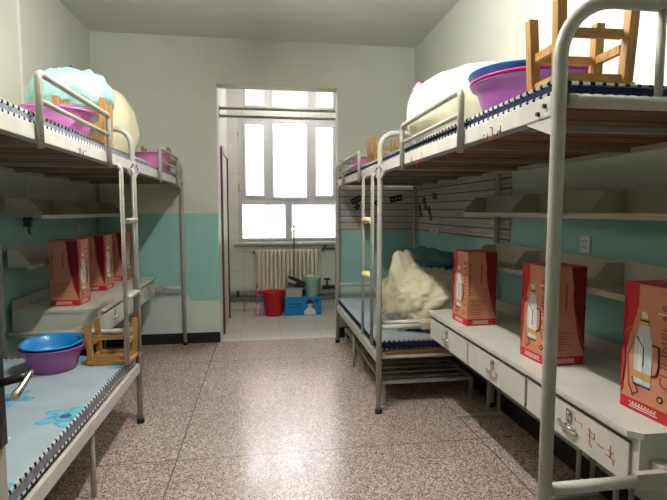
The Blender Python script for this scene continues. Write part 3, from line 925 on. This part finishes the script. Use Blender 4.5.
# ------------------------------------------------------------------ basins
def basin(loc, r, h, mat, label, tilt=None, group=None, base=.72):
    t = .004
    o = thing('basin', loc, label, 'basin', group)
    prof = [(0, .0), (r * base * .9, 0), (r * base, .006), (r * (base + (1 - base) * .55), h * .6), (r * .955, h - .012), (r * 1.0, h - .006), (r * 1.03, h - .002), (r * 1.035, h + .003),
            (r * 1.0, h + .004), (r * .945, h - .004), (r * (base + (1 - base) * .55) - t, h * .6), (r * base - t, .010), (0, .008)]
    MB().lathe(prof, (0, 0, 0), 56, tilt=tilt).build('bowl', mat, o, True)
    rp = [(r * 1.037 + .004 * math.cos(a), h + .001 + .004 * math.sin(a)) for a in [2 * PI * k / 8 for k in range(9)]]
    MB().lathe(rp, (0, 0, 0), 56, tilt=tilt).build('rim', mat, o, True)
    return o
bg = 'plastic wash basins'
basin((1.205, 2.06, ZU), .252, .165, 'purple', 'big purple basin, outermost of the nest beside the upturned stool and cream sack', None, bg, .74)
basin((1.205, 2.06, ZU + .022), .258, .157, 'pink', 'bright pink basin nested inside the purple one beside the cream sack', None, bg, .68)
basin((1.17, 2.06, ZU + .042), .244, .155, 'blue', 'blue basin on top of the nest beside the cream sack', (R_(4), 'Y'), bg, .66)
basin((-1.340, 3.27, .5355), .178, .15, 'purple', 'purple basin on the flowered lower bed beside the stool', None, bg, .74)
basin((-1.340, 3.27, .5355 + .045), .172, .135, 'blue', 'blue basin nested in the purple basin on the flowered lower bed', (R_(3), 'X'), bg, .66)
basin((-1.085, 2.84, ZU), .18, .135, 'softpink', 'pink basin behind the guard rail in front of the teal bundle', None, bg, .78)
basin((-1.085, 2.84, ZU + .022), .176, .12, 'pink', 'deep pink basin nested in the pink basin in front of the teal bundle', None, bg, .72)
basin((-1.07, 4.98, ZU), .17, .16, 'softpink', 'small pink basin on the upper bunk next to the doorway wall', None, bg, .76)
basin((1.09, 4.92, ZU), .19, .14, 'softpink', 'soft pink basin on the far upper bunk above the striped wall paper', None, bg, .76)

# ------------------------------------------------------------------ sacks and bundles
def soft(name, label, cat, mat, c, rad, **kw):
    o = MB().blob((0, 0, 0), rad, **kw).build(name, mat)
    o.location = c
    return tag(o, label, cat)
sk = soft('sack', 'big cream sack beside the purple basin on the upper bunk', 'sack', 'cream', (1.285, 2.80, ZU + .190), (.42, .33, .285), e=2.1, amp=.02, freq=3.0, flat=.664, seed=1, fold=.02)
soft('bundle', 'pink bundle showing above and behind the cream sack on the upper bunk', 'bundle', 'pinkcloth', (1.10, 3.31, ZU + .252), (.058, .06, .262), e=2.3, amp=.025, freq=9, flat=.957, seed=2, fold=.02)
soft('cloth', 'lilac cloth lying behind the cream sack beside the pink bundle', 'cloth', 'lilac', (1.235, 3.31, ZU + .262), (.055, .06, .272), e=2.3, amp=.025, freq=9, flat=.957, seed=3, fold=.02)
soft('sack', 'big cream sack behind the teal bundle and ladder top', 'sack', 'cream', (-1.33, 4.06, ZU + .266), (.355, .34, .335), e=2.3, amp=.02, freq=3, flat=.79, seed=4, fold=.02)
soft('quilt', 'cream folded quilt underneath the shiny teal bundle', 'quilt', 'cream', (-1.41, 3.40, ZU + .098), (.15, .20, .115), e=3.2, amp=.015, freq=6, flat=.85, seed=5, fold=.02)
tb = soft('bundle', 'shiny teal plastic wrapped bedding bundle', 'bundle', 'teal', (-1.235, 3.48, ZU + .365), (.265, .20, .15), e=2.4, amp=.03, freq=6, flat=.95, seed=6, fold=.035)
MB().box(-.02, .045, -.012, .012, .14, .185, rot=(.6, 'Y'), bev=.004).build('blue_tie', 'bluedark', tb, True)
def peaks(p):
    q = p.copy()
    if p.z > 0:
        for px, py, hgt, wd in ((-.26, -.02, .22, .085), (-.12, .02, .15, .07)):
            d2 = ((p.x - px) ** 2 + (p.y - py) ** 2) / (wd * wd)
            q.z += hgt * math.exp(-d2) * min(1, p.z / .12)
    return q
soft('sack', 'crumpled cream sack with pointed top on the lower bed behind the desk end', 'sack', 'cream', (1.42, 4.10, .5355 + .24), (.36, .40, .265), e=2.5, amp=.03, freq=8, flat=.90, seed=8, fold=.065, shape=peaks, nu=90, nv=60)
soft('pillow', 'dark teal cloth heaped on the crumpled cream sack', 'pillow', 'tealcloth', (1.50, 4.30, 1.095), (.30, .24, .105), e=2.3, amp=.03, freq=6, flat=.8, seed=9, fold=.03)
bt = thing('bottle', (1.33, 4.85, .5355), 'white bottle with pink label beside the crumpled cream sack', 'bottle')
MB().lathe([(0, 0), (.04, 0), (.042, .01), (.042, .17), (.03, .20), (.02, .21), (.02, .24), (0, .24)], (0, 0, 0), 24).build('bottle_body', 'white', bt, True)
MB().lathe([(.0425, .05), (.0432, .052), (.0432, .14), (.0425, .142)], (0, 0, 0), 24).build('bottle_label', 'pink', bt, True)
MB().lathe([(0, .24), (.022, .24), (.022, .275), (0, .275)], (0, 0, 0), 20).build('bottle_cap', 'pinkcloth', bt, True)

# ------------------------------------------------------------------ under-bed racks
def rack(label, y0, y1, x0=.945, x1=1.68, z=.20):
    r = thing('shoe_rack', ((x0 + x1) / 2, (y0 + y1) / 2, 0), label, 'rack', 'low slatted racks under the far lower bed')
    f = MB()
    b = .014
    for xx in (x0, x1): f.box(xx - b, xx + b, y0, y1, z - .028, z, bev=.003)
    for yy in (y0 + b, y1 - b): f.box(x0 + b, x1 - b, yy - b, yy + b, z - .028, z, bev=.003)
    f.build('rack_frame', 'rack', r)
    n = 6; sl = MB()
    for i in range(n):
        yy = y0 + .06 + (y1 - y0 - .12) * (i + .5) / n
        sl.box(x0 + b, x1 - b, yy - .026, yy + .026, z - .014, z - .002, bev=.002)
    sl.build('slats', 'rack', r)
    for xx in (x0, x1):
        for yy in (y0 + b, y1 - b):
            MB().box(xx - .012, xx + .012, yy - .012, yy + .012, 0, z - .028).build('leg', 'rack', r)
    return r
rack('low slatted rack under the lower bed, nearer the desk', 3.64, 4.50)
rack('low slatted rack under the lower bed, nearer the window', 4.60, 5.42)

# ------------------------------------------------------------------ annex: radiator, pipes, cleaning things
YR = AYB - .16
ra = thing('radiator', (.37, YR, .3), 'cream column radiator under the window sill', 'radiator')
n = 15; X0, X1 = -.085, .845
cols = MB()
for i in range(n):
    x = X0 + (X1 - X0) * (i + .5) / n
    for dy in (-.035, .035):
        cols.box(x - .023, x + .023, YR + dy - .024, YR + dy + .024, .37, .93, bev=.010)
    cols.box(x - .028, x + .028, YR - .06, YR + .06, .34, .41, bev=.014).box(x - .028, x + .028, YR - .06, YR + .06, .885, .96, bev=.014)
cols.build('columns', 'radiator', ra)
MB().tube([(X0 - .03, YR, .925), (X1 + .03, YR, .925)], .022, 12).tube([(X0 - .03, YR, .375), (X1 + .03, YR, .375)], .022, 12).build('manifold', 'radiator', ra)
MB().tube([(X0 - .06, YR, .925), (X0 - .02, YR, .925)], .016, 10).build('end_plug', 'darkpipe', ra)
MB().box(.1, .13, YR + .06, AYB - .003, .60, .63).box(.6, .63, YR + .06, AYB - .003, .60, .63).build('wall_bracket', 'radiator', ra)
hp = thing('heating_pipe', (.4, AYB - .08, .26), 'thick grey heating pipe running low along the window wall', 'pipe')
MB().tube([(AXL + .002, AYB - .075, .275), (AXR - .002, AYB - .075, .275)], .042, 16).build('supply_pipe', 'pipe', hp)
MB().tube([(AXL + .002, AYB - .06, .19), (AXR - .002, AYB - .06, .19)], .025, 14).build('return_pipe', 'pipe', hp)
MB().tube([(-.40, AYB - .07, .275), (-.36, AYB - .07, .275)], .052, 14).build('pipe_collar', 'darkpipe', hp)
MB().box(-.2, -.17, AYB - .05, AYB - .003, .15, .33).box(.95, .98, AYB - .05, AYB - .003, .15, .33).build('wall_bracket', 'pipe', hp)
MB().box(-.30, -.27, AYB - .09, AYB - .05, 0, .18).build('pipe_stand', 'pipe', hp)
MB().box(1.22, 1.25, AYB - .09, AYB - .05, 0, .18).build('pipe_stand', 'pipe', hp)
tp = thing('water_tap', (.95, AYB - .1, .95), 'dark water tap and bent pipe right of the radiator', 'tap')
yy = AYB - .055
MB().tube([(.93, yy, .965), (1.12, yy, .965)] + arc((1.12, yy, .935), .03, PI / 2, 0, (1, 0, 0), (0, 0, 1), 5) + [(1.15, yy, .32)], .0145, 10).build('water_pipe', 'darkpipe', tp)
MB().tube([(.93, yy, .965), (.93, yy - .09, .965), (.93, yy - .11, .93)], .016, 10).build('spout', 'darkpipe', tp)
MB().tube([(.97, yy, .965), (.97, yy, 1.01)], .012, 10).tube([(.945, yy, 1.012), (.995, yy, 1.012)], .009, 8).build('tap_handle', 'darkpipe', tp)
vl = thing('pipe_valve', (.98, AYB - .1, .38), 'dark iron valve on the pipes beside the pale green bucket', 'valve')
MB().tube([(.93, yy - .04, .36), (1.12, yy - .04, .36)], .03, 12).tube([(1.0, yy - .04, .36), (1.0, yy - .04, .48)], .016, 10).build('valve_body', 'darkpipe', vl)
MB().tube([(.95, yy - .04, .485), (1.05, yy - .04, .485)], .016, 10).tube([(1.0, yy - .09, .485), (1.0, yy + .01, .485)], .014, 10).build('valve_wheel', 'darkpipe', vl)

def bucket(loc, r0, r1, h, mat, label, handle=True):
    o = thing('bucket', loc, label, 'bucket')
    MB().lathe([(0, 0), (r0 - .006, 0), (r0, .006), (r1 - .004, h * .86), (r1 + .002, h * .865), (r1 + .004, h * .9), (r1 + .002, h - .006), (r1 + .010, h - .003), (r1 + .010, h + .003), (r1, h + .004),
                (r1 - .006, h - .01), (r0 - .005, .010), (0, .008)], (0, 0, 0), 44).build('pail', mat, o, True)
    if handle:
        ang = R_(-62)
        MB().tube([(r1 * math.cos(t) , -abs(math.sin(t)) * r1 * math.cos(ang) * 1.05, h - .03 + math.sin(t) * r1 * math.sin(ang) * .98) for t in [PI * k / 16 for k in range(17)]], .0035, 8).build('bail_handle', mat, o, True)
        for s in (-1, 1):
            MB().box(s * (r1 + .004) - .008, s * (r1 + .004) + .008, -.014, .014, h - .045, h - .012, bev=.003).build('handle_lug', mat, o, True)
    return o
bucket((.155, 7.16, 0), .125, .155, .36, 'red', 'red bucket on the floor under the radiator')
bc = thing('carton', (.59, 7.21, 0), 'blue carton with a printed figure, on the floor under the radiator', 'box')
MB().box(.325, .86, 7.07, 7.35, 0, .275, bev=.004).build('carton_body', 'bluecarton', bc)
pf = MB()
yf = 7.0685
pr = MB().box(.38, .56, yf - .001, yf + .001, .165, .185).box(.38, .53, yf - .001, yf + .001, .12, .13).box(.77, .82, yf - .001, yf + .001, .19, .245).build('carton_print', 'bluedark', bc)
MB().prism([(.60, .01), (.78, .01), (.765, .075), (.72, .115), (.66, .115), (.615, .075)], 'Y', yf - .001, yf + .001).build('figure_clothes', 'white', bc)
MB().prism([(.69 + .035 * math.cos(a), .16 + .045 * math.sin(a)) for a in [2 * PI * k / 16 for k in range(16)]], 'Y', yf - .0014, yf + .001).build('figure_face', 'skin', bc)
MB().prism([(.69 + .05 * math.cos(a), .19 + .05 * math.sin(a)) for a in [-.35 + (PI + .7) * k / 14 for k in range(15)]], 'Y', yf - .002, yf + .001).build('figure_hair', 'inkdark', bc)
bucket((.735, 7.17, .2755), .095, .125, .30, 'green', 'pale green bucket standing on the blue carton')
gb = thing('storage_box', (.46, 7.22, .2755), 'light grey box on the blue carton', 'box')
MB().box(.335, .575, 7.08, 7.31, .2755, .395, bev=.01).build('box_body', 'grey', gb)
MB().box(.33, .58, 7.075, 7.315, .395, .405, bev=.003).build('box_lid', 'grey', gb)
dp = thing('dustpan', (.47, 7.22, .405), 'black and grey dustpan tilted on the light grey box', 'dustpan')
th = -.35
pan = MB().box(-.13, .14, -.11, .11, -.006, .006, rot=None, bev=.003).box(-.13, .14, -.11, -.10, 0, .07, bev=.003).box(-.13, .14, .10, .11, 0, .07, bev=.003).box(-.13, -.12, -.11, .11, 0, .07, bev=.003)
bmesh.ops.rotate(pan.bm, verts=pan.bm.verts, cent=(0, 0, 0), matrix=Matrix.Rotation(.38, 3, 'Y'))
bmesh.ops.translate(pan.bm, verts=pan.bm.verts, vec=(0.01, 0, .055))
pan.build('pan', 'black', dp, True)
MB().box(-.115, .02, -.112, .095, .078, .125, rot=(.38, 'Y'), bev=.01).build('pan_back', 'grey', dp, True)
MB().tube([(.0, .07, .07), (0.0, .075, .3), (0.005, .08, .93)], .010, 10).build('pan_handle', 'darkpipe', dp, True)
sb = thing('toilet_brush', (-.085, 7.13, 0), 'pink long handled brush with yellow tip beside the red bucket', 'brush')
MB().lathe([(0, 0), (.03, 0), (.036, .02), (.036, .10), (.022, .15), (.012, .17), (0, .17)], (0, 0, 0), 24).build('brush_head', 'pinkcloth', sb, True)
MB().tube([(0, 0, .165), (0, .004, .44)], .010, 10).build('brush_handle', 'pink', sb, True)
MB().tube([(0, .004, .44), (0, .006, .52)], [.018, .022], 12).build('handle_tip', 'gold', sb, True)
for i, (z, y, lab) in enumerate(((2.79, 6.08, 'upper of two steel clothes rods across the annex opening'), (2.70, 6.10, 'lower of two steel clothes rods across the annex opening'))):
    r = thing('clothes_rod', (.4, y, z), lab, 'rod', 'clothes rods across the annex')
    MB().tube([(AXL + .006, y, z), (AXR - .006, y, z)], .016, 14).build('rod', 'pipe', r)
    for x in (AXL + .005, AXR - .005):
        MB().tube([(x - .005, y, z), (x + .005, y, z)], .032, 16).build('wall_flange', 'chrome', r)

# ------------------------------------------------------------------ lamps
def lamp(y, label):
    r = thing('ceiling_lamp', (0, y, ZC), label, 'lamp', 'fluorescent ceiling lamps')
    MB().box(-.016, .016, y - .62, y + .62, ZC - .30, ZC - .265, bev=.004).build('lamp_housing', 'socket', r)
    MB().box(-.02, .02, y - .5, y - .49, ZC - .265, ZC).box(-.005, .005, y + .49, y + .5, ZC - .265, ZC).build('lamp_bracket', 'socket', r)
    for s in (-1, 1):
        MB().box(-.022, .022, y + s * .61 - .012, y + s * .61 + .012, ZC - .35, ZC - .30, bev=.004).build('lamp_holder', 'socket', r)
    MB().tube([(0, y - .597, ZC - .335), (0, y + .597, ZC - .335)], .014, 12).build('lamp_tube', 'tube', r)
lamp(2.35, 'fluorescent tube lamp hung below the ceiling between the bunks')
al = thing('ceiling_lamp', (.45, 6.75, ZC), 'added round fill lamp on the annex ceiling, unseen behind the lintel', 'lamp')  # fill lamp added to brighten the annex and floor, unseen behind the lintel
MB().lathe([(0, 0), (.12, 0), (.12, -.03), (0, -.03)], (0, 0, 0), 32).build('fill_lamp_base', 'socket', al, True)
MB().lathe([(.0, -.13), (.06, -.118), (.10, -.085), (.115, -.031), (0, -.031)], (0, 0, 0), 32).build('fill_lamp_globe', 'fill_globe', al, True)

# ------------------------------------------------------------------ daylight
wd = bpy.data.worlds.new('sky'); SC.world = wd; wd.use_nodes = True
bgn = wd.node_tree.nodes['Background']
bgn.inputs[0].default_value = (.90, .95, 1.0, 1)
bgn.inputs[1].default_value = 11.0
sun = bpy.data.lights.new('sun', 'SUN'); sun.energy = 1.5; sun.angle = R_(2.); sun.color = (1, .96, .9)
so = bpy.data.objects.new('sun', sun); COL.objects.link(so)
so.rotation_euler = Vector((.25, .75, -.62)).to_track_quat('-Z', 'Y').to_euler()
so.location = (0, -10, 20)

# ------------------------------------------------------------------ camera
FPX = 482.0
cam = bpy.data.cameras.new('camera'); co = bpy.data.objects.new('camera', cam); COL.objects.link(co)
cam.sensor_fit = 'HORIZONTAL'; cam.sensor_width = 36; cam.lens = FPX / 667 * 36
cam.clip_start = .05; cam.clip_end = 200
p = math.atan(39 / FPX); yaw = math.atan(71.5 / (FPX / math.cos(p)))
Fv = Vector((math.sin(yaw) * math.cos(p), math.cos(yaw) * math.cos(p), -math.sin(p)))
co.location = (0, 0, 1.55)
co.rotation_euler = Fv.to_track_quat('-Z', 'Y').to_euler()
SC.camera = co

SC.view_settings.view_transform = 'Standard'
SC.view_settings.look = 'None'
SC.view_settings.exposure = 0.43
SC.view_settings.gamma = 1.0
SC.view_settings.use_curve_mapping = False
SC.cycles.use_denoising = True
SC.cycles.max_bounces = 10
SC.cycles.diffuse_bounces = 2
SC.cycles.sample_clamp_indirect = 8.0
